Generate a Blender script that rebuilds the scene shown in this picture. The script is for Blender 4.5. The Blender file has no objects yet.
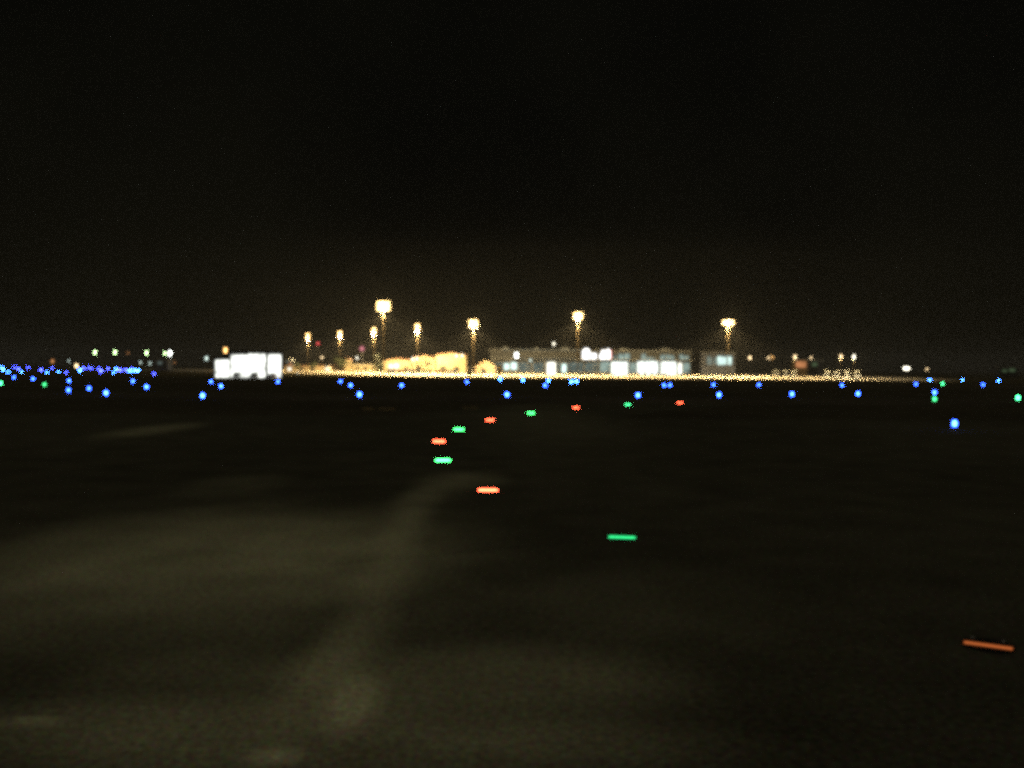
import bpy, math, random
from mathutils import Matrix, Vector
random.seed(7)
S = bpy.context.scene
COL = S.collection
# ------------------------------------------------------------------ render settings
S.render.engine = 'CYCLES'
S.cycles.use_denoising = False
S.cycles.filter_width = 5.0
S.cycles.max_bounces = 4
S.cycles.diffuse_bounces = 2
S.cycles.glossy_bounces = 2
S.cycles.volume_bounces = 0
S.cycles.sample_clamp_indirect = 0.3
S.cycles.caustics_reflective = False
S.cycles.caustics_refractive = False
S.cycles.use_light_tree = True
S.view_settings.view_transform = 'Standard'
S.view_settings.look = 'None'
S.view_settings.exposure = 0
S.view_settings.gamma = 1
# ------------------------------------------------------------------ camera
F, CX, CY = 887.0, 512.0, 384.0
H = 4.0                                    # eye height: seat of an airliner on the taxiway
PITCH, ROLL = math.atan(16 / F), 0.0078
cd = bpy.data.cameras.new('camera')
cam = bpy.data.objects.new('camera', cd)
COL.objects.link(cam)
cd.sensor_width = 36
cd.angle = 2 * math.atan(512 / F)
cd.clip_start, cd.clip_end = 0.1, 20000
RM = Matrix.Rotation(math.pi / 2 - PITCH, 3, 'X') @ Matrix.Rotation(ROLL, 3, 'Z')
cam.matrix_world = Matrix.Translation((0, 0, H)) @ RM.to_4x4()
S.camera = cam


def ray(px, py):
    return RM @ Vector(((px - CX) / F, (CY - py) / F, -1.0))


def on_ground(px, py):
    d = ray(px, py)
    t = -H / d.z
    return Vector((d.x * t, d.y * t, 0))


def at(px, py, D):
    d = ray(px, py)
    t = D / d.y
    return Vector((d.x * t, D, H + d.z * t))


# ------------------------------------------------------------------ materials
def nt(name):
    m = bpy.data.materials.new(name)
    m.use_nodes = True
    n = m.node_tree
    n.nodes.clear()
    return m, n


def mat(name, col, rough=0.6, metal=0.0, scale=1.5, var=0.25, spec=0.5):
    m, n = nt(name)
    out = n.nodes.new('ShaderNodeOutputMaterial')
    b = n.nodes.new('ShaderNodeBsdfPrincipled')
    tc = n.nodes.new('ShaderNodeTexCoord')
    nz = n.nodes.new('ShaderNodeTexNoise')
    nz.inputs['Scale'].default_value = scale
    nz.inputs['Detail'].default_value = 5
    mx = n.nodes.new('ShaderNodeMix')
    mx.data_type = 'RGBA'
    mx.inputs[6].default_value = (*[c * (1 - var) for c in col], 1)
    mx.inputs[7].default_value = (*[min(1, c * (1 + var)) for c in col], 1)
    n.links.new(tc.outputs['Object'], nz.inputs['Vector'])
    n.links.new(nz.outputs['Fac'], mx.inputs[0])
    n.links.new(mx.outputs[2], b.inputs['Base Color'])
    b.inputs['Roughness'].default_value = rough
    b.inputs['Metallic'].default_value = metal
    b.inputs['Specular IOR Level'].default_value = spec
    n.links.new(b.outputs[0], out.inputs[0])
    return m


def emit(name, col, strength, mottled=0.0, scale=0.6):
    m, n = nt(name)
    out = n.nodes.new('ShaderNodeOutputMaterial')
    e = n.nodes.new('ShaderNodeEmission')
    e.inputs['Color'].default_value = (*col, 1)
    e.inputs['Strength'].default_value = strength
    if mottled:                            # an interior seen through glass: brighter and dimmer spots
        tc = n.nodes.new('ShaderNodeTexCoord')
        nz = n.nodes.new('ShaderNodeTexNoise')
        nz.inputs['Scale'].default_value = scale
        nz.inputs['Detail'].default_value = 3
        mr = n.nodes.new('ShaderNodeMapRange')
        mr.inputs['From Min'].default_value = 0.3
        mr.inputs['From Max'].default_value = 0.7
        mr.inputs['To Min'].default_value = strength * (1 - mottled)
        mr.inputs['To Max'].default_value = strength * (1 + mottled)
        n.links.new(tc.outputs['Object'], nz.inputs['Vector'])
        n.links.new(nz.outputs['Fac'], mr.inputs['Value'])
        n.links.new(mr.outputs['Result'], e.inputs['Strength'])
    n.links.new(e.outputs[0], out.inputs[0])
    return m


M = dict(
    steel=mat('weathered_steel', (.15, .14, .12), .7, 0, 3),
    pole=mat('dull_brown_pole', (.022, .017, .010), .9, 0, 3, .25, 0),
    dark_steel=mat('dark_painted_steel', (.06, .06, .06), .5, .2, 3),
    yellow=mat('yellow_painted_metal', (.55, .36, .03), .5, 0, 8),
    cladding=mat('grey_cladding', (.05, .053, .053), .6, 0, .3),
    roofing=mat('grey_roofing', (.22, .23, .23), .7, 0, .4),
    tan=mat('tan_render', (.26, .20, .11), .8, 0, .18, .45),
    cream=mat('cream_panel', (.28, .225, .12), .8, 0, .25, .35),
    rust=mat('red_brown_roofing', (.26, .12, .07), .8, 0, .5),
    brown=mat('brown_boards', (.16, .11, .06), .8, 0, .6),
    white=mat('white_paint', (.75, .74, .70), .8, 0, .8, .12, .05),
    ivory=mat('ivory_paint', (.72, .68, .55), .8, 0, .8, .15, .05),
    black=mat('black_rubber', (.012, .011, .009), .9, 0, 6, .25, 0),
    glass=mat('dark_glass', (.015, .018, .02), .5, 0, 1, .25, .1),
    red=mat('red_car_paint', (.35, .03, .03), .3, 0, 2, .1),
    green=mat('dark_green_paint', (.05, .07, .05), .4, 0, 2, .1),
    grey=mat('grey_car_paint', (.10, .10, .11), .35, 0.2, 2, .1),
    slate=mat('slate_blue_paint', (.05, .06, .09), .4, 0, 1.5, .3),
    bark=mat('bark', (.09, .06, .04), .9, 0, 6),
    leaf=mat('leaf', (.05, .065, .025), .7, 0, .8, .5),
    leaf_b=mat('leaf_pale', (.11, .10, .045), .7, 0, .8, .5),
    flood=emit('floodlight_glass', (1, .64, .22), 18),
    flood_far=emit('floodlight_glass_aged', (1, .60, .20), 16),
    sodium=emit('sodium_glass', (1, .52, .16), 7),
    sodium_dim=emit('sodium_glass_dim', (1, .42, .14), 1.5),
    lampw=emit('white_lamp_glass', (1, .93, .72), 9),
    lampw_hi=emit('white_lamp_glass_bright', (.95, 1, .92), 20),
    lampg=emit('green_white_lamp_glass', (.62, 1, .42), 24),
    lampo=emit('amber_lamp_glass', (1, .72, .38), 8),
    lampgrey=emit('cool_lamp_glass', (.8, 1, .9), 4),
    beacon=emit('red_beacon_glass', (1, .10, .10), 5),
    beacon_dim=emit('pink_beacon_glass', (1, .30, .38), .8),
    hall=emit('bright_hall_interior', (.97, 1, .92), 1.9, .7, .45),
    shop=emit('bright_shop_interior', (.90, 1, .93), 1.9, .55, .5),
    teal=emit('dim_concourse_interior', (.62, .84, .76), .17, .8, .35),
    upper=emit('upper_room_interior', (.66, .9, .80), .40, .85, .5),
    door=emit('doorway_interior', (1, 1, .86), 2.2, .3, .6),
    office=emit('office_interior', (.72, 1, .93), 1.7, .3, .8),
    sign=emit('lit_sign_face', (1, 1, .97), 3.0, .15, .5),
    sign_red=emit('red_sign_face', (1, .12, .10), 2.2),
    kiosk=emit('orange_kiosk_light', (1, .40, .16), .55, .7, .5),
    strip=emit('canopy_strip_light', (.75, .9, .75), .16, .6, .2),
    far_window=emit('faint_far_window', (.5, .8, .4), .12, .5, .3),
    head=emit('vehicle_headlamp', (1, .9, .65), 6),
)
BLUE = (.032, .115, 1.0)
for k, v in dict(near=28, mid=52, far=120, dim=75).items():
    M['blue_' + k] = emit('blue_lens_' + k, BLUE if k != 'dim' else (.06, .085, 1.0), v)
M['blue_far'].node_tree.nodes['Emission'].inputs['Color'].default_value = (.05, .22, 1, 1)
M['green_near'] = emit('green_lens', (.04, 1, .30), 3.2)
M['green_mid'] = emit('green_lens_mid', (.07, 1, .20), 40)
M['green_far'] = emit('green_lens_far', (.07, 1, .32), 26)
M['green_dim'] = emit('green_lens_dim', (.07, 1, .30), 7)
M['red_near'] = emit('orange_lens', (1, .24, .06), .8)
M['red_close'] = emit('red_lens', (1, .11, .045), 40)
M['red_mid'] = emit('red_lens_mid', (1, .11, .045), 52)


# ------------------------------------------------------------------ mesh helper
class MB:
    def __init__(s):
        s.v, s.f = [], []

    def add(s, vs, fs):
        o = len(s.v)
        s.v += [tuple(v) for v in vs]
        s.f += [tuple(i + o for i in f) for f in fs]
        return s

    def box(s, x0, x1, y0, y1, z0, z1):
        return s.add([(x0, y0, z0), (x1, y0, z0), (x1, y1, z0), (x0, y1, z0), (x0, y0, z1), (x1, y0, z1), (x1, y1, z1), (x0, y1, z1)],
                     [(0, 3, 2, 1), (4, 5, 6, 7), (0, 1, 5, 4), (1, 2, 6, 5), (2, 3, 7, 6), (3, 0, 4, 7)])

    def rod(s, a, b, r1, r2=None, n=8):
        a, b = Vector(a), Vector(b)
        r2 = r1 if r2 is None else r2
        d = (b - a).normalized()
        u = d.orthogonal().normalized()
        w = d.cross(u)
        vs, fs = [], []
        for p, r in ((a, r1), (b, r2)):
            for i in range(n):
                t = 2 * math.pi * i / n
                vs.append(p + (u * math.cos(t) + w * math.sin(t)) * r)
        for i in range(n):
            j = (i + 1) % n
            fs.append((i, j, n + j, n + i))
        fs += [tuple(range(n - 1, -1, -1)), tuple(range(n, 2 * n))]
        return s.add(vs, fs)

    def lathe(s, prof, n=10, c=(0, 0, 0)):
        vs, fs = [], []
        for r, z in prof:
            for i in range(n):
                t = 2 * math.pi * i / n
                vs.append((c[0] + r * math.cos(t), c[1] + r * math.sin(t), c[2] + z))
        for k in range(len(prof) - 1):
            for i in range(n):
                j = (i + 1) % n
                fs.append((k * n + i, k * n + j, (k + 1) * n + j, (k + 1) * n + i))
        fs += [tuple(range(n - 1, -1, -1)), tuple(range((len(prof) - 1) * n, len(prof) * n))]
        return s.add(vs, fs)

    def prism_y(s, poly, y0, y1):          # outline in x, z swept along y
        n = len(poly)
        vs = [(x, y0, z) for x, z in poly] + [(x, y1, z) for x, z in poly]
        fs = [tuple(range(n)), tuple(range(2 * n - 1, n - 1, -1))]
        fs += [(i, n + i, n + (i + 1) % n, (i + 1) % n) for i in range(n)]
        return s.add(vs, fs)

    def prism_x(s, poly, x0, x1):          # outline in y, z swept along x
        n = len(poly)
        vs = [(x0, y, z) for y, z in poly] + [(x1, y, z) for y, z in poly]
        fs = [tuple(range(n)), tuple(range(2 * n - 1, n - 1, -1))]
        fs += [(i, n + i, n + (i + 1) % n, (i + 1) % n) for i in range(n)]
        return s.add(vs, fs)

    def sheet(s, pts):
        return s.add(pts, [tuple(range(len(pts)))])

    def build(s, name, m, parent=None, smooth=False, loc=None):
        me = bpy.data.meshes.new(name)
        me.from_pydata(s.v, [], s.f)
        me.validate()
        me.materials.append(m)
        if smooth:
            for p in me.polygons:
                p.use_smooth = True
        o = bpy.data.objects.new(name, me)
        COL.objects.link(o)
        if parent is not None:
            o.parent = parent
        if loc is not None:
            o.location = loc
        return o


def tag(o, label=None, cat=None, group=None, kind=None):
    for k, v in (('label', label), ('category', cat), ('group', group), ('kind', kind)):
        if v:
            o[k] = v
    return o


def thing(name, label, cat, loc, rz=0, group=None):
    o = bpy.data.objects.new(name, None)
    COL.objects.link(o)
    o.location = loc
    o.rotation_euler = (0, 0, rz)
    o.empty_display_size = .3
    return tag(o, label, cat, group)


def copy_tree(o, parent=None):
    c = o.copy()
    COL.objects.link(c)
    if parent is not None:
        c.parent = parent
    for ch in list(o.children):
        copy_tree(ch, c)
    return c


def wear(o, child, m):                     # the copy keeps the mesh and has its own material
    for ch in o.children:
        if ch.name.split('.')[0] == child:
            ch.material_slots[0].link = 'OBJECT'
            ch.material_slots[0].material = m


def point(name, loc, power, col, r=.4, parent=None):
    l = bpy.data.lights.new(name, 'POINT')
    l.energy, l.color, l.shadow_soft_size = power, col, r
    o = bpy.data.objects.new(name, l)
    COL.objects.link(o)
    o.location = loc
    if parent is not None:
        o.parent = parent
    return o


# ------------------------------------------------------------------ night sky and moon
w = bpy.data.worlds.new('World')
S.world = w
w.use_nodes = True
n = w.node_tree
n.nodes.clear()
out = n.nodes.new('ShaderNodeOutputWorld')
SUN_EL, SUN_ROT = math.radians(52), math.radians(14)
sky = n.nodes.new('ShaderNodeTexSky')
sky.sky_type = 'NISHITA'
sky.sun_disc = False
sky.sun_elevation, sky.sun_rotation = SUN_EL, SUN_ROT
b1 = n.nodes.new('ShaderNodeBackground')
b1.inputs['Strength'].default_value = 0.00006
n.links.new(sky.outputs[0], b1.inputs['Color'])
tc = n.nodes.new('ShaderNodeTexCoord')
sx = n.nodes.new('ShaderNodeSeparateXYZ')
n.links.new(tc.outputs['Generated'], sx.inputs[0])
cr = n.nodes.new('ShaderNodeValToRGB')
e = cr.color_ramp.elements
e[0].position, e[0].color = 0.0, (.0026, .0023, .0011, 1)
e[1].position, e[1].color = 0.45, (.0020, .0020, .0011, 1)
n.links.new(sx.outputs['Z'], cr.inputs[0])
b2 = n.nodes.new('ShaderNodeBackground')
n.links.new(cr.outputs[0], b2.inputs['Color'])
cn = n.nodes.new('ShaderNodeTexNoise')     # thin broken cloud catching the glow of the field
cn.inputs['Scale'].default_value = 3.0
cn.inputs['Detail'].default_value = 6
n.links.new(tc.outputs['Generated'], cn.inputs['Vector'])
cm = n.nodes.new('ShaderNodeMapRange')
cm.inputs['From Min'].default_value, cm.inputs['From Max'].default_value = .3, .7
cm.inputs['To Min'].default_value, cm.inputs['To Max'].default_value = .55, 1.3
n.links.new(cn.outputs['Fac'], cm.inputs['Value'])
n.links.new(cm.outputs['Result'], b2.inputs['Strength'])
ad = n.nodes.new('ShaderNodeAddShader')
n.links.new(b1.outputs[0], ad.inputs[0])
n.links.new(b2.outputs[0], ad.inputs[1])
n.links.new(ad.outputs[0], out.inputs[0])
sl = bpy.data.lights.new('moon', 'SUN')
sl.energy, sl.angle, sl.color = 0.6, math.radians(.5), (1, .93, .78)
so = bpy.data.objects.new('moon', sl)
COL.objects.link(so)
d = Vector((math.sin(SUN_ROT) * math.cos(SUN_EL), math.cos(SUN_ROT) * math.cos(SUN_EL), math.sin(SUN_EL)))
so.rotation_euler = (-d).to_track_quat('-Z', 'Y').to_euler()


# ------------------------------------------------------------------ ground
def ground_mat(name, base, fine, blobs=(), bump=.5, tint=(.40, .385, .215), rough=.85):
    m, n = nt(name)
    L = n.links.new
    out = n.nodes.new('ShaderNodeOutputMaterial')
    b = n.nodes.new('ShaderNodeBsdfPrincipled')
    b.inputs['Roughness'].default_value = rough
    b.inputs['Specular IOR Level'].default_value = 0
    L(b.outputs[0], out.inputs[0])
    tc = n.nodes.new('ShaderNodeTexCoord')

    def noise(scale, det=4):
        z = n.nodes.new('ShaderNodeTexNoise')
        z.inputs['Scale'].default_value = scale
        z.inputs['Detail'].default_value = det
        L(tc.outputs['Object'], z.inputs['Vector'])
        return z.outputs['Fac']

    def math_(op, a, c):
        z = n.nodes.new('ShaderNodeMath')
        z.operation = op
        for i, q in enumerate((a, c)):
            if isinstance(q, (int, float)):
                z.inputs[i].default_value = q
            else:
                L(q, z.inputs[i])
        return z.outputs[0]

    big, mid, fin = noise(.05), noise(.5), noise(fine, 2)
    v = math_('MULTIPLY', math_('ADD', big, .5), math_('ADD', mid, .5))
    v = math_('MULTIPLY', v, math_('ADD', math_('MULTIPLY', fin, 1.6), .2))
    mixc = n.nodes.new('ShaderNodeMix')
    mixc.data_type = 'RGBA'
    mixc.blend_type = 'MULTIPLY'
    mixc.inputs[0].default_value = 1
    mixc.inputs[6].default_value = (*base, 1)
    cc = n.nodes.new('ShaderNodeCombineColor')
    for i in range(3):
        L(v, cc.inputs[i])
    L(cc.outputs[0], mixc.inputs[7])
    col = mixc.outputs[2]
    if blobs:  # pale reflection veil mixed over the surface colour
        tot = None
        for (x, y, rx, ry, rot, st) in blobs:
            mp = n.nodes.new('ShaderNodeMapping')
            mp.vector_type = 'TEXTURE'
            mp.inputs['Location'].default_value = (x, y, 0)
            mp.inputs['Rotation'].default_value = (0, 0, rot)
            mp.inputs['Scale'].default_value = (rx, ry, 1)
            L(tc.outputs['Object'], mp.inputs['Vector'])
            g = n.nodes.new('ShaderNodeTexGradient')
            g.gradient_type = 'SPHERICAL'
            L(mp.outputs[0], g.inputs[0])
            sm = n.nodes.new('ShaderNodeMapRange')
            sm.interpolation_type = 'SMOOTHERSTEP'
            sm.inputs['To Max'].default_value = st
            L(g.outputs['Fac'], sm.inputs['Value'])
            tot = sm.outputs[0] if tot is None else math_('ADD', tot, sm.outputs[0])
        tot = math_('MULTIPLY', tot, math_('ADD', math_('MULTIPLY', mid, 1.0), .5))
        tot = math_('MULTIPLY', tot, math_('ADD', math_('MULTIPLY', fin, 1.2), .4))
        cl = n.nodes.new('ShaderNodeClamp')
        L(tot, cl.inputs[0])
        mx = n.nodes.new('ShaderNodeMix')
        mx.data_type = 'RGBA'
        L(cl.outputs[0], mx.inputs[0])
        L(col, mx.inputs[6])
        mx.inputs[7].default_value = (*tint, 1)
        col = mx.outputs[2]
    sp = n.nodes.new('ShaderNodeTexNoise')     # coloured aggregate of the surfacing
    sp.inputs['Scale'].default_value = 24
    sp.inputs['Detail'].default_value = 3
    L(tc.outputs['Object'], sp.inputs['Vector'])
    sc_ = n.nodes.new('ShaderNodeMix')
    sc_.data_type = 'RGBA'
    sc_.blend_type = 'MULTIPLY'
    sc_.inputs[0].default_value = 1 if bump else 0
    bc = n.nodes.new('ShaderNodeBrightContrast')
    bc.inputs['Bright'].default_value = .5
    bc.inputs['Contrast'].default_value = 1.2
    L(sp.outputs['Color'], bc.inputs['Color'])
    L(col, sc_.inputs[6])
    L(bc.outputs[0], sc_.inputs[7])
    col = sc_.outputs[2]
    L(col, b.inputs['Base Color'])
    bp = n.nodes.new('ShaderNodeBump')
    bp.inputs['Strength'].default_value = bump
    bp.inputs['Distance'].default_value = .02
    L(fin, bp.inputs['Height'])
    L(bp.outputs[0], b.inputs['Normal'])
    return m


def veil_blob(px, py, rpx, rpy, st):           # a patch of the cabin-window reflection, painted into the pavement colour
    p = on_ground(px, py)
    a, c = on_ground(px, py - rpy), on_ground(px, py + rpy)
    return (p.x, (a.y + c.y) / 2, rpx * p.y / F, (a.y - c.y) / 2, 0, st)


VEIL_BLOBS = [veil_blob(*a) for a in (
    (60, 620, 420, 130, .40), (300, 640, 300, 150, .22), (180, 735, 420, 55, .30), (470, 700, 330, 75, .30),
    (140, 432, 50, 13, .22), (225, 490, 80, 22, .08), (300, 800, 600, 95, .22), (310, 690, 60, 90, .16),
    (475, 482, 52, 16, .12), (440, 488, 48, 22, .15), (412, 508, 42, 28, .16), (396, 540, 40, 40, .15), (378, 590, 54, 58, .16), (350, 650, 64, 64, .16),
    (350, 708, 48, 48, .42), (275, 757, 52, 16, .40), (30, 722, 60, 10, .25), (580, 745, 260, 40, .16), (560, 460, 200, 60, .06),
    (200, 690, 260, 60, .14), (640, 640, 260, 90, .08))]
GROUND = dict(
    grass=ground_mat('mown_infield_grass', (.028, .025, .015), 6),
    near=ground_mat('runway_asphalt_with_veil', (.034, .032, .020), 9, VEIL_BLOBS),  # asphalt with the window reflection's veil and arc painted in
    taxi=ground_mat('taxiway_asphalt', (.034, .030, .020), 7),
    apron=ground_mat('apron_concrete', (.52, .45, .33), 2, bump=0),
    paint=ground_mat('worn_yellow_paint', (.26, .18, .07), 8),
)


def structure(name, pts, m, z):
    o = MB().sheet([(p[0], p[1], z) for p in pts]).build(name, m)
    tag(o, kind='structure')
    return o


structure('ground', [(-3000, -40), (3000, -40), (3000, 4000), (-3000, 4000)], GROUND['grass'], 0)
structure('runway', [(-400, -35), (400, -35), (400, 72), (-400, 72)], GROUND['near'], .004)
LEAD = [(988, 646), (622, 538), (488, 491), (443, 461), (439, 442), (459, 430), (490, 420.5), (531, 413.5), (576, 408), (628, 405), (680, 403)]
LP = [on_ground(*p) for p in LEAD]
# exit taxiway: a strip that follows the lead-off lights
lft, rgt = [], []
for i, p in enumerate(LP):
    t = (LP[min(i + 1, len(LP) - 1)] - LP[max(i - 1, 0)]).normalized()
    nn = Vector((-t.y, t.x, 0))
    lft.append(p + nn * 9)
    rgt.append(p - nn * 9)
mb = MB()
k = 1
mb.add([(p.x, p.y, .008) for p in lft[k:]] + [(p.x, p.y, .008) for p in rgt[k:]],
       [(i, i + 1, len(lft) - k + i + 1, len(lft) - k + i) for i in range(len(lft) - k - 1)])
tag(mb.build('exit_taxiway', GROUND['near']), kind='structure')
structure('taxiway', [(-400, 103), (500, 103), (500, 128), (-400, 128)], GROUND['taxi'], .012)
structure('parallel_taxiway', [(-500, 212), (600, 212), (600, 236), (-500, 236)], GROUND['taxi'], .012)
ap = [on_ground(*p) for p in ((150, 370.0), (290, 372.6), (383, 375.0), (450, 377.2), (575, 378.0), (880, 379.8), (965, 380.6))]
ap_pts = [(p.x, p.y) for p in ap] + [(260, 800), (-420, 800)]
structure('apron', ap_pts, GROUND['apron'], .012)
mb = MB()
for x0, x1, y in ((362, 374, 409), (378, 395, 409), (463, 478, 408)):
    a, c = on_ground(x0, y), on_ground(x1, y)
    mb.sheet([(a.x, a.y - .5, .016), (c.x, c.y - .5, .016), (c.x, c.y + .5, .016), (a.x, a.y + .5, .016)])
tag(mb.build('taxiway_marking', GROUND['paint']), kind='structure')


# ------------------------------------------------------------------ lights set in the pavement
def make_pavement_light():
    t = thing('pavement_light', None, 'pavement light', (0, 0, 0))
    MB().lathe([(.36, 0), (.36, .012), (.31, .022)], 24).build('housing', M['black'], t)
    o = MB()
    o.prism_x([(-.02, 0), (.02, 0), (.012, .016), (-.012, .022)], -.31, .31)
    o.build('lens', M['green_mid'], t).location = (0, -.1, .023)
    MB().rod((-.2, .2, .02), (-.2, .2, .04), .025).build('bolt', M['steel'], t)
    MB().rod((.2, .2, .02), (.2, .2, .04), .025).build('bolt', M['steel'], t)
    return t


PV = [
    (0, 'red_near', 'flush orange pavement light alone in the dark lower corner, closest to the aircraft'),
    (1, 'green_near', 'flush green pavement light alone on the dark pavement, lowest green one in view'),
    (2, 'red_close', 'flush red pavement light at the bottom end of the curved line, biggest red glow'),
    (3, 'green_mid', 'flush green pavement light at the bend, below the paired red one'),
    (4, 'red_mid', 'flush red pavement light at the bend, between two green ones'),
    (5, 'green_mid', 'flush green pavement light just past the bend, above the outermost red one'),
    (6, 'red_mid', 'flush red pavement light under the second widest mast, past the bend'),
    (7, 'green_mid', 'flush green pavement light midway along the curve, straight below the terminal doorway'),
    (8, 'red_mid', 'flush red pavement light standing straight below the tall terminal mast'),
    (9, 'green_far', 'flush small green pavement light below a lone blue edge light'),
    (10, 'red_mid', 'flush faint red pavement light at the upper end of the curved line'),
]
pv = make_pavement_light()
for j, (i, m, lab) in enumerate(PV):
    o = pv if j == 0 else copy_tree(pv)
    p = LP[i]
    o.location = (p.x, p.y, .012 if i >= 2 else .006)
    o.rotation_euler.z = math.atan2(-p.x, p.y) * -1 * -1
    tag(o, lab, 'pavement light', 'coloured lead-off lights in a curve on the pavement')
    wear(o, 'lens', M[m])


# ------------------------------------------------------------------ raised edge lights
def make_edge_light():
    t = thing('edge_light', None, 'edge light', (0, 0, 0))
    MB().lathe([(.16, 0), (.16, .02), (.06, .05)], 12).build('base_plate', M['dark_steel'], t)
    MB().rod((0, 0, .045), (0, 0, .28), .03).build('stem', M['yellow'], t)
    MB().lathe([(.05, 0), (.10, .03), (.10, .07)], 12).build('collar', M['yellow'], t, loc=(0, 0, .27))
    MB().lathe([(.105, 0), (.12, .06), (.12, .24), (.08, .33), (.02, .37)], 12).build('lens', M['blue_mid'], t, loc=(0, 0, .34))
    return t


EL = [  # px, py (foot), lens, label
    (954.5, 431, 'blue_near', 'biggest brightest blue edge light, alone on the dark grass, closest of all'),
    (359.5, 398.5, 'blue_mid', 'blue edge light low on the grass under the tallest square-headed mast'),
    (507, 398.5, 'blue_mid', 'blue edge light with wide glow straight above the curved red and green line'),
    (638, 399, 'blue_mid', 'blue edge light just above the small green pavement light'),
    (719, 398.5, 'blue_mid', 'blue edge light in the front row below the separate wide-headed mast'),
    (792, 397.5, 'blue_mid', 'blue edge light in the front row below the first three box lorries'),
    (858, 397, 'blue_mid', 'blue edge light in the front row below the last of four pale lorries'),
    (934.5, 395.5, 'blue_mid', 'blue edge light straight above a dim green one, under the low white floodlight'),
    (340.5, 383.5, 'blue_mid', 'blue edge light below the second small mast, upper of a close pair'),
    (350.6, 388, 'blue_mid', 'blue edge light lower of a close pair beneath the receding small masts'),
    (401.5, 388, 'blue_mid', 'blue edge light below the start of the yellow-lit warehouses'),
    (467, 384, 'blue_mid', 'blue edge light at the apron edge under the white cabin'),
    (500, 380.8, 'blue_far', 'blue edge light at the apron edge under the yellow cabin'),
    (523, 381.8, 'blue_far', 'blue edge light at the apron edge below the start of the terminal front'),
    (545, 388, 'blue_mid', 'blue edge light lower of two below the bright terminal doorway'),
    (548.5, 382.5, 'blue_far', 'blue edge light upper of two below the bright terminal doorway'),
    (571.5, 383.6, 'blue_far', 'blue edge light first of a touching pair at the tall terminal mast foot'),
    (576.5, 383.2, 'blue_far', 'blue edge light second of a touching pair at the tall terminal mast foot'),
    (664, 387.6, 'blue_mid', 'blue edge light first of a pair beneath the parked cars'),
    (670, 387.4, 'blue_mid', 'blue edge light second of a pair beneath the parked cars'),
    (713.5, 387, 'blue_mid', 'blue edge light beneath the office block window row'),
    (759, 387, 'blue_mid', 'blue edge light below the lone amber lamp past the office block'),
    (842, 387.5, 'blue_mid', 'blue edge light in the back row beneath the middle of four pale lorries'),
    (916, 386, 'blue_mid', 'blue edge light below the low white floodlight, at the apron end'),
    (929.7, 381.3, 'blue_far', 'small blue edge light straight below the small yellow lamp'),
    (962.5, 381.5, 'blue_far', 'small blue edge light alone between the yellow lamp and the faint far building'),
    (983, 386.4, 'blue_mid', 'bright blue edge light lower of the last two before the picture ends'),
    (998.5, 382.2, 'blue_far', 'small blue edge light under the faint far building'),
    (278, 384, 'blue_mid', 'blue edge light at the end of the white hall, below the red car'),
    (211, 384, 'blue_mid', 'blue edge light just before the low bay of the white hall'),
    (221, 389, 'blue_mid', 'blue edge light straight under the low bay of the white hall'),
    (202.5, 400, 'blue_mid', 'blue edge light lowest of the three grouped near the low hall bay'),
    (146.5, 390, 'blue_mid', 'blue edge light standing apart below the tall pale green lamp pair'),
    (133, 383.5, 'blue_mid', 'blue edge light just under the end of the crowded far row'),
    (106, 397, 'blue_mid', 'blue edge light lowest and palest of the three below the crowded far row'),
    (89, 391.8, 'blue_near', 'blue edge light middle of the three below the crowded far row'),
    (68.5, 393.8, 'blue_near', 'blue edge light brightest of the three below the crowded far row'),
    (69, 383, 'blue_mid', 'blue edge light directly above the brightest of the three lower ones'),
    (33, 381, 'blue_mid', 'blue edge light under the crowded far row beside the dim green one'),
    (14, 379.2, 'blue_mid', 'blue edge light under the crowded far row by the picture edge'),
]
FAR = [(1.5, 368.6, 'blue_far'), (3, 371.5, 'blue_far'), (8, 373, 'blue_far'), (14, 368.6, 'blue_dim'), (18, 371, 'blue_dim'), (21.5, 373, 'blue_far'), (28, 369, 'blue_dim'),
       (41, 372, 'blue_dim'), (47, 373.6, 'blue_far'), (52, 369.5, 'blue_dim'), (58.6, 373, 'blue_far'), (66, 374, 'blue_dim'), (80, 372.8, 'blue_far'), (82.5, 369.6, 'blue_dim'),
       (85, 369.4, 'blue_dim'), (89, 369.3, 'blue_dim'), (92, 369.6, 'blue_dim'), (98.5, 370, 'blue_dim'), (101, 373.2, 'blue_dim'), (108, 370.4, 'blue_dim'), (113.5, 373.8, 'blue_far'),
       (116, 370.6, 'blue_far'), (118, 372, 'blue_dim'), (120.5, 371.8, 'blue_dim'), (126, 372, 'blue_dim'), (130, 373, 'blue_far'), (132, 370, 'blue_dim'), (135, 372.8, 'blue_far'),
       (138, 372.8, 'blue_far'), (154, 375, 'blue_dim')]
ORD = ('first second third fourth fifth sixth seventh eighth ninth tenth eleventh twelfth thirteenth fourteenth fifteenth sixteenth seventeenth eighteenth nineteenth twentieth '
       'twenty-first twenty-second twenty-third twenty-fourth twenty-fifth twenty-sixth twenty-seventh twenty-eighth twenty-ninth thirtieth').split()
for i, (x, y, m) in enumerate(FAR):
    EL.append((x, y, m, ('small dim violet-blue' if m == 'blue_dim' else 'small pale blue') + ' edge light, ' + ORD[i] + ' along the crowded far row from its outer end'))
EL[-1] = (154, 375, 'blue_dim', 'small violet-blue edge light alone past the end of the crowded far row')
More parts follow.
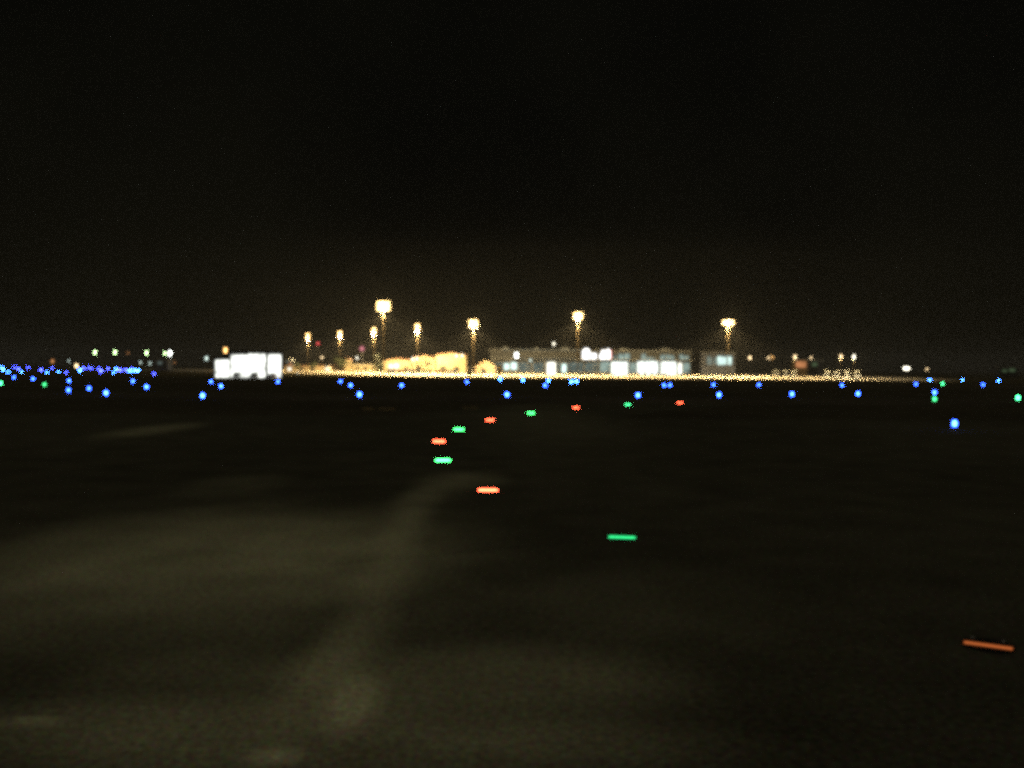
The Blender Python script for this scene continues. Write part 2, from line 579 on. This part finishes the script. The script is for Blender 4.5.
GR = [
    (44.5, 387.4, 'green_dim', 'dim green edge light under the crowded row of far blue ones'),
    (0.5, 386, 'green_far', 'green edge light cut by the picture edge beside the far blue crowd'),
    (942.5, 385.4, 'green_far', 'small green edge light between two blue ones near the apron end'),
    (934.5, 403, 'green_dim', 'dim green edge light straight below a blue one'),
    (1018, 401.5, 'green_far', 'bright green edge light alone on the grass by the picture edge'),
]
el = make_edge_light()
for j, (x, y, m, lab) in enumerate(EL + GR):
    o = el if j == 0 else copy_tree(el)
    p = on_ground(x, y)
    o.location = (p.x, p.y, 0)
    o.scale = (1.4, 1.4, 2.2) if p.y > 420 else (1,) * 3
    tag(o, lab, 'edge light', 'raised blue edge lights across the airfield' if m.startswith('blue') else 'raised green edge lights on the airfield')
    wear(o, 'lens', M[m])


# ------------------------------------------------------------------ floodlight masts
def make_mast(px, py, D, rows, cols, lens, label, power, head_w):
    top = at(px, py, D)
    hgt = top.z
    t = thing('floodlight_mast', label, 'floodlight mast', (top.x, D, 0), 0, 'tall floodlight masts along the apron')
    MB().lathe([(.9, 0), (.9, .25), (.55, .4)], 12).build('foundation', M['cladding'], t)
    MB().rod((0, 0, .38), (0, 0, hgt - .4), .30, .13, 12).build('pole', M['pole'], t)
    rh = 1.25
    f = MB()
    hw, hh = head_w / 2, rows * rh / 2
    for r in range(rows):
        z = hgt - hh + (r + .5) * rh
        f.box(-hw, hw, .10, .28, z - .08, z + .08)
    for sx in (-1, 1):
        f.box(sx * hw - .07, sx * hw + .07, .102, .278, hgt - hh - .1, hgt + hh + .1)
    f.box(-.2, .2, -.25, .32, hgt - hh - .6, hgt + hh)
    fr = f.build('head_frame', M['dark_steel'], t)
    for r in range(rows):
        for c in range(cols):
            z = hgt - hh + (r + .5) * rh
            x = -hw + (c + .5) * head_w / cols
            q = MB().prism_x([(-.55, -.40), (-.75, .25), (.05, .42), (.05, -.15)], x - .42, x + .42)
            o = q.build('floodlight', M['dark_steel'], t)
            o.location.z = z
            g = MB().sheet([(x - .38, -.565, -.37), (x + .38, -.565, -.37), (x + .38, -.76, .22), (x - .38, -.76, .22)])
            g.build('lamp_glass', M[lens], o)
    l = bpy.data.lights.new('flood_lamp', 'SPOT')
    l.energy, l.color, l.spot_size, l.spot_blend, l.shadow_soft_size = power, (1, .72, .34), math.radians(152), .35, .5
    o = bpy.data.objects.new('flood_lamp', l)
    COL.objects.link(o)
    o.parent = t
    o.location = (0, -2.2, hgt - hh - .9)
    o.rotation_euler = (math.radians(6), 0, 0)
    point('spill_light', (0, -1.6, hgt - hh + .2), power * .36, (1, .74, .36), .4, t)
    return t


FP = 420000
make_mast(383.5, 306, 470, 4, 6, 'flood', 'tallest floodlight mast, its wide square head of lamps glowing warm white', FP * 1.1, 6.6)
make_mast(473.5, 323.5, 480, 3, 4, 'flood', 'floodlight mast beside the gabled shed and white cabin, round warm glow', FP * 1.3, 4.6)
make_mast(578, 316, 480, 3, 4, 'flood', 'tall floodlight mast rising before the long terminal front', FP * 1.2, 4.6)
make_mast(728, 322.5, 480, 2, 5, 'flood', 'floodlight mast standing apart beside the office block window row', FP * 1.2, 6.0)
make_mast(417.5, 328, 560, 4, 2, 'flood_far', 'floodlight mast over the yellow-lit warehouses, narrow tall head', FP * 1.2, 2.6)
make_mast(374, 331.5, 620, 4, 2, 'flood_far', 'small floodlight mast close beside the tallest one, narrow head', FP * .8, 2.4)
make_mast(340, 334.5, 680, 4, 2, 'flood_far', 'second small floodlight mast of the receding row, behind dark trees', FP * .7, 2.4)
make_mast(308, 337, 760, 5, 2, 'flood_far', 'smallest floodlight mast at the far end of the receding row', FP * .7, 2.8)


# ------------------------------------------------------------------ street lamps
def make_lamp(px, py, D, m, label, size=.45, tall=.5, name='street_lamp', group='small lamps on posts'):
    p = at(px, py, D)
    h = max(p.z, 1.0)
    t = thing(name, label, 'lamp', (p.x, D, 0), 0, group)
    MB().lathe([(.18, 0), (.18, .3), (.10, .4)], 8).build('base', M['dark_steel'], t)
    MB().rod((0, .5, .0 if h < 1 else .35), (0, .5, h + .3), .09, .06, 8).build('pole', M['pole'], t)
    MB().rod((0, .5, h + .28), (0, -.1, h + tall / 2 + .08), .05).build('arm', M['steel'], t)
    MB().lathe([(size * .6, 0), (size * .72, .02), (size * .3, .16)], 10).build('lamp_head', M['dark_steel'], t, loc=(0, 0, h + tall / 2 + .005))
    MB().lathe([(size * .2, -tall), (size * .5, -tall * .7), (size * .55, -.1), (size * .5, 0)], 10).build('lamp_glass', M[m], t, loc=(0, 0, h + tall / 2))
    return t


LW = 'small lamps on posts'
for a in (
    (95, 352.5, 800, 'lampg', 'pale green street lamp, outermost of the green-white row', .55, 2.8),
    (115, 352.5, 800, 'lampg', 'pale green street lamp, second of the green-white row', .55, 2.8),
    (146.5, 353, 800, 'lampg', 'pale green street lamp, third of the green-white row', .55, 2.8),
    (165, 353.5, 800, 'lampg', 'thin green street lamp beside the large white one', .4, 2.4),
    (170, 353.5, 700, 'lampw_hi', 'large long white street lamp ending the green-white row', .65, 3.6),
    (128, 353, 800, 'sodium_dim', 'faint brown-orange street lamp between two pale green ones', .5, 1.3),
    (174.5, 362.5, 800, 'sodium_dim', 'faint small orange lamp under the large white lamp', .5, 1.0),
    (206.5, 358.5, 500, 'lampgrey', 'grey-white street lamp between the white lamp and the lit hall', .6, 1.8),
    (225.5, 350.5, 420, 'sodium', 'thick orange street lamp above the low bay of the white hall', .9, 2.2),
    (52.5, 361.5, 700, 'sodium_dim', 'soft orange lamp over the crowded row of blue lights', 1.0, 2.4),
    (76.5, 366, 600, 'lampo', 'thick low orange-white lamp amid the far blue lights', .9, 2.0),
    (69, 361, 800, 'lampgrey', 'thin dim white lamp between the two orange ones', .3, 2.0),
    (140.5, 362.5, 800, 'lampgrey', 'thin pale lamp under the third green one', .5, 1.8),
    (150, 363.5, 800, 'lampgrey', 'thin pale lamp close to the crowded row end', .5, 1.8),
    (322, 357.5, 620, 'lampo', 'small lamp on post between the two smallest masts', .4, 1.5),
    (357, 358, 620, 'lampw', 'small lamp on post below the pink beacon', .4, 1.4),
    (412.5, 359.5, 540, 'lampw', 'small lamp, first of a pair under the warehouse mast', .45, 1.4),
    (417, 358.8, 540, 'lampw', 'small lamp, second of a pair under the warehouse mast', .45, 1.4),
    (456.5, 356, 560, 'lampw', 'small lamp, first of a pair at the tall warehouse end', .45, 1.4),
    (462, 355.8, 560, 'lampw', 'small lamp, second of a pair at the tall warehouse end', .45, 1.4),
    (516.5, 355.5, 540, 'lampw_hi', 'bright white lamp above the start of the terminal roof', .8, 2.6),
    (530.5, 360.5, 540, 'lampgrey', 'thin dim lamp before the terminal front', .4, 1.4),
    (553.8, 344, 560, 'lampw', 'white lamp high over the terminal roof beside the tall mast', .4, 1.7),
    (750, 358, 600, 'lampo', 'amber street lamp alone past the office block', .6, 2.0),
    (768.5, 358, 600, 'lampo', 'amber street lamp, first of a close pair', .35, 1.5),
    (772.3, 357.5, 600, 'sodium', 'deeper orange street lamp, second of a close pair', .3, 1.5),
    (795, 357.3, 428, 'lampo', 'amber street lamp over the orange-lit kiosk', .45, 1.6),
    (811, 357.8, 600, 'lampo', 'amber street lamp just past the orange-lit kiosk', .35, 1.4),
    (841, 356.6, 424, 'lampo', 'amber street lamp over the middle of four pale lorries', .4, 1.5),
    (854, 357, 424, 'lampw', 'pale street lamp over the last of four pale lorries', .45, 1.6),
    (927, 369.3, 600, 'lampo', 'tiny yellow lamp past the low white floodlight', .45, .9),
    (297.5, 375.5, 420, 'lampgrey', 'low grey-white lamp on the dark grass past the white hall', .16, .5),
):
    o = make_lamp(*a)
    if a[2] in (424, 428):
        point('lamp_light', (0, 0, at(a[0], a[1], a[2]).z - .9), 20000 if a[2] == 424 else 10000, (1, .80, .45), .25, o)

# low white floodlight at the apron end
p = at(906.5, 368.4, 600)
t = thing('low_floodlight', 'low wide white floodlight on a short frame at the dark apron end', 'floodlight', (p.x, 600, 0))
MB().rod((-.9, 0, 0), (-.9, 0, p.z), .08).build('leg', M['steel'], t)
MB().rod((.9, 0, 0), (.9, 0, p.z), .08).build('leg', M['steel'], t)
MB().box(-2.0, 2.0, .02, .5, p.z - .7, p.z + .7).build('lamp_body', M['dark_steel'], t)
MB().box(-1.8, 1.8, -.04, .016, p.z - .55, p.z + .55).build('lamp_glass', M['lampw'], t)


# red obstruction beacons
def make_beacon(px, py, D, m, label, r):
    p = at(px, py, D)
    t = thing('beacon_mast', label, 'beacon', (p.x, D, 0), 0, 'red obstruction beacons')
    MB().box(-.6, .6, -.6, .6, 0, .4).build('base', M['cladding'], t)
    MB().rod((0, 0, .39), (0, 0, p.z - r), .22, .10).build('pole', M['dark_steel'], t)
    MB().lathe([(r * .7, 0), (r, r * .6), (r * .9, r * 1.4), (r * .3, r * 2)], 10).build('beacon_glass', M[m], t, loc=(0, 0, p.z - r))
    return t


make_beacon(318, 343.5, 740, 'beacon', 'red beacon on a dark pole beside the smallest mast', .55)
make_beacon(362, 348.5, 640, 'beacon_dim', 'wide pinkish red beacon on a dark pole before the small masts', 1.5)


# ------------------------------------------------------------------ buildings
def rect(px0, px1, py0, py1, D):           # a rectangle on the plane y = D as x0, x1, z0, z1
    a, c = at(px0, py1, D), at(px1, py0, D)
    return a.x, c.x, a.z, c.z


def window(parent, r, y, pane, frame='dark_steel', n=1, fw=.12, name='window'):
    x0, x1, z0, z1 = r
    ox, oy = parent.location.x, parent.location.y
    x0, x1, y = x0 - ox, x1 - ox, y - oy
    f = MB()
    f.box(x0 - fw, x0, y - .12, y - .002, z0 - fw, z1 + fw)
    f.box(x1, x1 + fw, y - .12, y - .002, z0 - fw, z1 + fw)
    f.box(x0 + .002, x1 - .002, y - .118, y - .002, z1, z1 + fw)
    f.box(x0 + .002, x1 - .002, y - .118, y - .002, z0 - fw, z0)
    for i in range(1, n):
        x = x0 + (x1 - x0) * i / n
        f.box(x - .05, x + .05, y - .116, y - .034, z0 + .002, z1 - .002)
    o = f.build(name, M[frame], parent)
    MB().box(x0 + .003, x1 - .003, y - .03, y - .004, z0 + .003, z1 - .003).build('pane', M[pane], o)
    return o


# --- the brightly lit white hall
D = 300
x0, x1, _, z1 = rect(230, 282, 352.6, 378, D)
hx0, hx1, _, hz1 = rect(214.5, 230, 358.4, 378, D)
t = thing('lit_hall', 'brightly lit white hall with three glowing bays, the first one lower', 'hall', ((hx0 + x1) / 2, D, 0))
ox = t.location.x
MB().box(x0 - ox, x1 - ox, 0, 14, 0, z1).box(hx0 - ox, x0 - ox - .003, .3, 10, 0, hz1).build('wall', M['slate'], t)
MB().box(x0 - ox - .2, x1 - ox + .3, -.5, 14.3, z1 + .003, z1 + .35).box(hx0 - ox - .3, x0 - ox - .25, -.2, 10.3, hz1 + .003, hz1 + .25).build('roof', M['roofing'], t)
for a, c, top, bot, y, nn in ((216, 229.2, 360.3, 377.2, D + .3, 3), (231.2, 248, 355.2, 377.9, D, 4), (248.6, 265.3, 354.2, 377.9, D, 4), (268.2, 281.2, 354.8, 377.9, D, 3)):
    q = rect(a, c, top, bot, D)
    window(t, (q[0], q[1], .14, q[3]), y, 'hall', 'white', nn, .1, 'glazed_bay')
t.rotation_euler.z = math.atan2(-ox, D)      # the front is turned to the runway
t.scale.x = .96
for px in (229.9, 266.7):
    q = at(px, 370, D)
    MB().box(q.x - ox - .2, q.x - ox + .2, -.35, -.13, 0, z1 - .4).build('pillar', M['dark_steel'], t)


# --- vehicles
def make_car(name, body, label, cat, loc, rz, group, tall=1.0):
    t = thing(name, label, cat, loc, rz, group)
    h = tall
    side = [(-2.1, .35), (2.1, .35), (2.15, .8 * h), (1.3, .95 * h), (.7, 1.5 * h), (-1.5, 1.55 * h), (-2.1, 1.0 * h)]
    MB().prism_x(side, -.86, .86).build('body', M[body], t)
    g = MB()
    g.prism_x([(1.15, .98 * h), (.68, 1.42 * h), (.72, 1.44 * h), (1.2, 1.0 * h)], -.74, .74)
    g.build('windscreen', M['glass'], t).location.y = .06
    for sx in (-1, 1):
        MB().prism_x([(.95, 1.0 * h), (.6, 1.42 * h), (-1.4, 1.45 * h), (-1.75, 1.02 * h)], sx * .863, sx * .88).build('side_window', M['glass'], t)
        for y in (-1.3, 1.3):
            MB().rod((sx * .70, y, .34), (sx * .90, y, .34), .34, n=14).build('wheel', M['black'], t)
        MB().box(sx * .62 - .16, sx * .62 + .16, 2.14, 2.19, .58 * h, .74 * h).build('headlight', M['glass'], t)
    return t


def base(px, D):
    return (at(px, 370, D).x, D, 0)


make_car('parked_car', 'green', 'dark green van parked before the middle hall bay, first of two', 'car', base(236.5, 291), math.pi + .05, 'vehicles before the white hall', 1.25)
make_car('parked_car', 'green', 'dark green van parked nearer the hall pillar, second of two', 'car', base(254.3, 291), math.pi - .04, 'vehicles before the white hall', 1.25)
make_car('parked_car', 'red', 'red car parked before the last hall bay', 'car', base(272, 292), math.pi, 'vehicles before the white hall', 1.1)

# --- the long terminal
D = 560
x0, x1, _, z1 = rect(490, 691, 351.8, 376, D)
t = thing('terminal_building', 'long two-storey airport terminal with pale teal glazing and flat roof', 'terminal', ((x0 + x1) / 2, D, 0))
ox = t.location.x
MB().box(x0 - ox, x1 - ox, 0, 30, 0, z1).build('wall', M['cladding'], t)
MB().box(x0 - ox - 1, x1 - ox + 1, -1.5, 31, z1 + .004, z1 + .7).build('roof', M['roofing'], t)
q0, q1, _, zc = rect(490, 691, 360.2, 376, D)
MB().box(q0 - ox, q1 - ox, -4.5, -.004, zc - .25, zc + .25).build('canopy', M['roofing'], t)
MB().box(q0 - ox + 18, q1 - ox - 72, -4.62, -4.504, zc - .16, zc + .16).build('strip_light', M['strip'], t)
MB().box(q0 - ox + 8, q1 - ox - 68, -1.62, -1.504, z1 + .2, z1 + .5).build('strip_light', M['strip'], t)
for i in range(12):
    px = 494 + i * 16.6
    q = at(px, 370, D)
    MB().box(q.x - ox - .35, q.x - ox + .35, -4.3, -3.6, 0, zc - .26).build('column', M['cladding'], t)
for a, c, top, bot, pn, nn in (
        (495, 503, 362.5, 372, 'teal', 3), (504.2, 509.2, 363.5, 369.5, 'office', 2), (511.2, 516.8, 362.5, 369.5, 'office', 2), (519, 531, 362.5, 372, 'teal', 4), (533, 544, 362.5, 372, 'teal', 4),
        (547.2, 555.4, 362.5, 374, 'door', 2), (557.5, 561, 362.5, 372, 'teal', 2), (562, 566, 364, 372.5, 'office', 2), (568, 583, 362.5, 372, 'teal', 5), (585, 598, 362.5, 372, 'teal', 4),
        (600, 609.5, 362, 372, 'upper', 3), (611.2, 628.6, 362, 374.6, 'shop', 4), (630, 635.8, 363, 373, 'upper', 2), (637.4, 657.6, 361.6, 374.6, 'shop', 6), (659.8, 676, 362, 374.6, 'shop', 4),
        (677, 681.5, 363, 374, 'door', 1), (683, 689.5, 363, 373, 'upper', 2)):
    q = rect(a, c, top, bot, D)
    window(t, (q[0], q[1], max(q[2], .3), q[3]), D, pn, 'dark_steel', nn)
for a, c, top, pn in ((612, 617, 355, 'teal'), (618.5, 630, 353.8, 'upper'), (641.5, 645.5, 354, 'office'), (646, 655, 357.5, 'upper'), (660.5, 665, 354.8, 'office'), (666, 669, 355, 'office'), (669.6, 674, 355.5, 'upper'),
                      (679.5, 684, 354.5, 'office'), (684.8, 688.5, 356, 'upper')):
    q = rect(a, c, top, 359.4, D)
    window(t, q, D, pn if pn == 'teal' else 'upper', 'dark_steel', 2)
# lit boxes standing on the canopy edge
for a, c, top, pn in ((582.6, 590.2, 348.3, 'round'), (590.9, 596.4, 353.5, 'flat'), (599.8, 605.6, 350.2, 'step'), (606.2, 610.4, 348.8, 'round')):
    q = rect(a, c, top, 360.2, D - 5)
    xa, xb, za, zb = q[0] - ox, q[1] - ox, zc + .26, q[3]
    if pn == 'round':
        poly = [(xa, za), (xb, za), (xb, za + (zb - za) * .55)] + [((xa + xb) / 2 + (xb - xa) / 2 * math.cos(k * math.pi / 8), za + (zb - za) * (.55 + .45 * math.sin(k * math.pi / 8))) for k in range(1, 8)] + [(xa, za + (zb - za) * .55)]
    elif pn == 'step':
        poly = [(xa, za), (xb, za), (xb, zb), (xa + 1.2, zb), (xa + 1.2, za + 3), (xa, za + 3)]
    else:
        poly = [(xa, za), (xb, za), (xb, zb), (xa, zb)]
    s_ = MB().prism_y(poly, -4.4, -3.9).build('roof_sign', M['white'], t)
    MB().prism_y([((x - (xa + xb) / 2) * .97 + (xa + xb) / 2, (z - za) * .97 + za + .05) for x, z in poly], -4.48, -4.404).build('sign_face', M['sign'], s_)
    if a > 606:
        MB().box(xb + .004, xb + .45, -4.45, -3.95, za, zb - 1).build('sign_edge', M['sign_red'], s_)

for px, w_, h_ in ((505, 2.4, 1.2), (537, 1.6, 1.0), (566, 3.0, 1.4), (625, 2.2, 1.1), (668, 3.2, 1.3)):
    q = at(px, 350, D)
    u = MB().box(q.x - ox - w_, q.x - ox + w_, 6, 9, z1 + .704, z1 + .7 + h_)
    u.rod((q.x - ox, 7.5, z1 + .7 + h_), (q.x - ox, 7.5, z1 + 1.1 + h_), .6, n=12)
    u.build('roof_unit', M['roofing'], t)
cols = ['grey', 'slate', 'green', 'grey', 'slate']
for i, px in enumerate((638.5, 645, 651.5, 657.5, 664.5)):
    make_car('parked_car', cols[i], ('first', 'second', 'third', 'fourth', 'last')[i] + ' dark parked car in the row before the bright terminal shopfronts', 'car', base(px, 540), math.pi + random.uniform(-.1, .1),
             'dark cars before the terminal shopfronts', 1.15)

# --- office block with a row of bright windows
D = 560
x0, x1, _, z1 = rect(701, 735, 353, 376, D)
t = thing('office_block', 'dark office block with one high row of bright bluish windows', 'office block', ((x0 + x1) / 2, D, 0))
ox = t.location.x
MB().box(x0 - ox, x1 - ox, 0, 18, 0, z1).build('wall', M['slate'], t)
MB().box(x0 - ox - .4, x1 - ox + .4, -.4, 18.4, z1 + .004, z1 + .5).build('roof', M['roofing'], t)
for i, px in enumerate((708.6, 711.2, 715.6, 718.8, 721.6, 724.6, 727.6, 730.2)):
    q = rect(px - 1.0, px + (1.0 if i > 2 else .5), 356.3 + (i % 3) * .4, 364.6, D)
    window(t, q, D, 'office' if i > 2 else 'upper', 'dark_steel', 1, .1)


# --- warehouses and low buildings lit by the floodlights
def building(name, label, cat, px0, px1, top, D, depth, wall, roof, pitch=0.0, openings=()):
    x0, x1, _, z1 = rect(px0, px1, top, 376, D)
    t = thing(name, label, cat, ((x0 + x1) / 2, D, 0))
    hw = (x1 - x0) / 2
    if pitch:
        MB().prism_y([(-hw, 0), (hw, 0), (hw, z1 - pitch), (0, z1), (-hw, z1 - pitch)], 0, depth).build('wall', M[wall], t)
        r = MB()
        for sx in (-1, 1):
            r.prism_y([(0, z1 + .01), (sx * (hw + .5), z1 - pitch - .15), (sx * (hw + .5), z1 - pitch + .15), (0, z1 + .3)], -.5, depth + .5)
        r.build('roof', M[roof], t)
    else:
        MB().box(-hw, hw, 0, depth, 0, z1).build('wall', M[wall], t)
        MB().box(-hw - .3, hw + .3, -.4, depth + .3, z1 + .004, z1 + .4).build('roof', M[roof], t)
    for a, c, tp, bt, pn, nm in openings:
        q = rect(a, c, tp, bt, D)
        window(t, (q[0], q[1], max(q[2], .15), q[3]), D, pn, 'dark_steel', 1, .1, nm)
    return t


building('warehouse', 'tan warehouse at the low end of the yellow-lit row, beside dark trees', 'warehouse', 384, 411, 359, 592, 20, 'tan', 'rust', 1.2,
         ((389, 393, 364.5, 368, 'door', 'window'), (394.5, 398.5, 363.8, 368, 'door', 'window'), (404, 408, 367, 372.5, 'glass', 'loading_door')))
building('warehouse', 'cream warehouse with gabled roof in the middle of the yellow-lit row', 'warehouse', 412, 435, 355.5, 590, 24, 'cream', 'rust', 2.2,
         ((416, 421, 366, 372.5, 'glass', 'loading_door'), (426, 431, 362, 365, 'glass', 'window')))
building('warehouse', 'tallest cream warehouse with red-brown roof, brightest of the yellow-lit row', 'warehouse', 436, 466, 353.2, 586, 26, 'cream', 'rust', 1.6,
         ((440, 446, 366.5, 372.5, 'glass', 'loading_door'), (454, 459, 366.8, 372.5, 'glass', 'loading_door')))
building('gabled_shed', 'brown gabled shed with orange-lit roof edges beside the terminal', 'shed', 475.5, 495, 361, 505, 12, 'brown', 'tan', 3.6,
         ((481, 486, 368.5, 374, 'glass', 'door'),))
building('small_cabin', 'small white cabin glaring under the floodlight mast by the shed', 'cabin', 466.5, 472.2, 366.8, 470, 3, 'white', 'roofing', 0, ((467.6, 469, 369, 374, 'glass', 'door'),))
building('small_cabin', 'small yellow cabin between the shed and the terminal front', 'cabin', 497, 501.6, 366, 474, 3, 'yellow', 'roofing', 0, ((498, 499.6, 369, 374, 'glass', 'door'),))
building('low_building', 'low tan building with a taller end behind the dark trees', 'building', 352, 376, 364.5, 660, 12, 'cream', 'roofing', 0,
         ((356, 359, 367, 370, 'glass', 'window'), (364, 367, 367, 370, 'glass', 'window')))
building('tower_house', 'narrow tall cream house between two dark trees', 'house', 345, 350.8, 359, 655, 8, 'cream', 'rust', .8, ((347, 349, 363, 366, 'glass', 'window'),))
building('storage_shed', 'long low tan storage shed between the white hall and the trees', 'shed', 284, 331, 366.3, 720, 14, 'tan', 'rust', 0,
         ((288, 291, 362.8 + 5, 370, 'door', 'window'), (300, 303, 367.6, 371, 'glass', 'loading_door'), (311, 315, 367.6, 371, 'glass', 'loading_door')))
building('guard_hut', 'small glowing guard hut near the start of the tree row', 'hut', 325, 328.6, 366.4, 600, 3, 'white', 'roofing', 0, ((325.8, 327.8, 367.8, 370, 'door', 'window'),))
building('signal_house', 'narrow house with dim greenish windows just past the white hall', 'house', 286, 292, 359.5, 735, 7, 'slate', 'roofing', .8,
         ((286.8, 288.2, 361, 362.5, 'upper', 'window'), (289.4, 291.2, 362.8, 366, 'kiosk', 'window')))
building('kiosk', 'small kiosk with blurred orange-red light behind the box lorries', 'kiosk', 794.5, 807.5, 360.5, 600, 6, 'brown', 'roofing', 0, ((796, 806, 361.5, 367.5, 'kiosk', 'window'),))
building('dark_shed', 'dark shed with one dim pale window past the kiosk', 'shed', 808.5, 823, 360, 620, 9, 'slate', 'roofing', 0, ((812, 817, 362.5, 366, 'far_window', 'window'),))
building('distant_building', 'faint distant building with dim greenish window strip near the picture edge', 'building', 1000, 1018, 367.8, 700, 10, 'slate', 'roofing', 0,
         ((1002, 1007, 370, 371.6, 'far_window', 'window'), (1009, 1015.5, 368.9, 371.4, 'far_window', 'window')))
building('airport_shed', 'dim grey shed under the green-white lamp row, near the white lamp', 'shed', 153, 168, 360.5, 700, 9, 'slate', 'roofing', 0, ((158, 162, 362, 364, 'teal', 'window'), (163, 166, 364.2, 367, 'glass', 'door')))


# --- freight containers on the apron before the warehouses
def make_container(loc, rz, m, label):
    t = thing('freight_container', label, 'container', loc, rz, 'freight containers before the warehouses')
    b = MB().box(-3.0, 3.0, -1.2, 1.2, .1, 2.55)
    for i in range(15):
        x = -2.8 + i * .4
        b.box(x - .09, x + .09, -1.25, -1.202, .25, 2.45)
    b.build('body', M[m], t)
    for x, y in ((-2.9, -1.1), (2.9, -1.1), (-2.9, 1.1), (2.9, 1.1)):
        MB().box(x - .12, x + .12, y - .12, y + .12, 0, .098).build('foot', M['dark_steel'], t)
    MB().box(3.004, 3.05, -1.1, 1.1, .2, 2.45).build('door', M[m], t)
    return t


for px, D, m, lab in ((392, 560, 'slate', 'dark freight container under the first warehouse, first of the row'), (402.5, 562, 'brown', 'brown freight container before the first warehouse loading door'),
                      (411.5, 560, 'slate', 'dark blue freight container between the first two warehouses'), (441, 556, 'brown', 'brown freight container before the tallest warehouse'),
                      (451.5, 558, 'slate', 'dark freight container before the tallest warehouse, beside the brown one'), (427, 560, 'green', 'dark green freight container before the middle warehouse')):
    make_container(base(px, D), random.uniform(-.06, .06), m, lab)


# --- box lorries
def make_lorry():
    t = thing('box_lorry', None, 'lorry', (0, 0, 0))
    b = MB().box(-1.3, 1.3, .9, 7.4, 1.05, 3.9)
    b.build('cargo_box', M['ivory'], t)
    MB().prism_x([(-1.3, .5), (.85, .5), (.85, 2.9), (-.6, 2.9), (-1.3, 1.7)], -1.15, 1.15).build('cab', M['white'], t)
    MB().prism_x([(-1.27, 1.78), (-.66, 2.78), (-.72, 2.82), (-1.33, 1.82)], -1.02, 1.02).build('windscreen', M['glass'], t)
    for sx in (-1, 1):
        for y in (-.3, 4.9, 6.1):
            MB().rod((sx * .85, y, .5), (sx * 1.15, y, .5), .5, n=14).build('wheel', M['black'], t)
        MB().box(sx * .85 - .18, sx * .85 + .18, -1.36, -1.304, .75, .95).build('headlight', M['white'], t)
    MB().box(-.5, .5, .86, 7.2, .75, 1.045).build('chassis', M['dark_steel'], t)
    return t


lo = make_lorry()
for i, (px, D, lab) in enumerate((
        (776, 452, 'pale box lorry, first of three parked before the kiosk'), (785.3, 452, 'pale box lorry, middle of three parked before the kiosk'), (794.5, 452, 'pale box lorry, last of three parked before the kiosk'),
        (827, 446, 'pale box lorry, first of four at the apron end'), (837.3, 446, 'pale box lorry, second of four at the apron end'),
        (847, 446, 'pale box lorry, third of four at the apron end'), (857.5, 446, 'brightest pale box lorry, last of four at the apron end'))):
    o = lo if i == 0 else copy_tree(lo)
    o.location = base(px, D)
    o.rotation_euler.z = -math.atan2(o.location.x, o.location.y) + random.uniform(-.03, .03)
    tag(o, lab, 'lorry', 'pale box lorries parked on the apron')
# ------------------------------------------------------------------ trees
def make_tree(px, D, h, cw, label, leaf='leaf', low=.22):
    t = thing('tree', label, 'tree', base(px, D), 0, 'trees by the far apron')
    tr = MB().rod((0, 0, 0), (.1, 0, h * .5), .28, .16, 8)
    for k in range(5):
        a = k * 1.3
        tr.rod((.08, 0, h * (.28 + .05 * k)), (math.cos(a) * cw * .35, math.sin(a) * cw * .35, h * (.55 + .07 * k)), .10, .04, 6)
    tr.build('trunk', M['bark'], t)
    cr = MB()
    rnd = random.Random(int(px * 10))
    clumps = [(rnd.uniform(-.5, .5) * cw, rnd.uniform(-.5, .5) * cw, h * rnd.uniform(low + .12, .9), rnd.uniform(.22, .42) * cw) for _ in range(11)]
    for cx, cy, cz, r in clumps:
        for _ in range(75):
            v = Vector((rnd.gauss(0, 1), rnd.gauss(0, 1), rnd.gauss(0, .8))).normalized() * r * rnd.uniform(.55, 1.05)
            c = Vector((cx, cy, cz)) + v
            u = Vector((rnd.gauss(0, 1), rnd.gauss(0, 1), rnd.gauss(0, 1))).normalized()
            w_ = u.orthogonal().normalized()
            s = rnd.uniform(.14, .32)
            cr.sheet([c - u * s, c + w_ * s * .6, c + u * s, c - w_ * s * .6])
    cr.build('crown', M[leaf], t)
    return t


make_tree(337, 560, 10.5, 5.0, 'dark full tree in front of the second small mast')
make_tree(342.5, 575, 8.5, 4.5, 'dark shorter tree touching the narrow cream house')
make_tree(378.5, 455, 11.0, 4.6, 'tall dark tree at the foot of the tallest mast')
make_tree(312, 640, 8.0, 4.5, 'low dark tree under the smallest mast')
make_tree(297, 660, 7.0, 4.0, 'small dark tree past the narrow house near the white hall')
make_tree(488, 515, 5.8, 4.4, 'low rounded pale tree behind the gabled shed', 'leaf_b', .05)

for m_ in bpy.data.materials:              # lit windows far off light nothing that shows
    if any(x.type == 'EMISSION' for x in m_.node_tree.nodes) and any(q in m_.name for q in ('interior', 'sign', 'window', 'strip', 'kiosk')):
        m_.cycles.emission_sampling = 'NONE'

# ------------------------------------------------------------------ thin night haze
hm, n = nt('night_haze')
o_ = n.nodes.new('ShaderNodeOutputMaterial')
pvn = n.nodes.new('ShaderNodeVolumePrincipled')
pvn.inputs['Color'].default_value = (.9, .9, .85, 1)
pvn.inputs['Density'].default_value = 0.000034
pvn.inputs['Anisotropy'].default_value = 0
n.links.new(pvn.outputs[0], o_.inputs['Volume'])
hz = MB().box(-3050, 3050, -60, 4050, -1, 70).build('haze', hm)
tag(hz, 'thin night haze glowing around the floodlights', 'haze', kind='stuff')
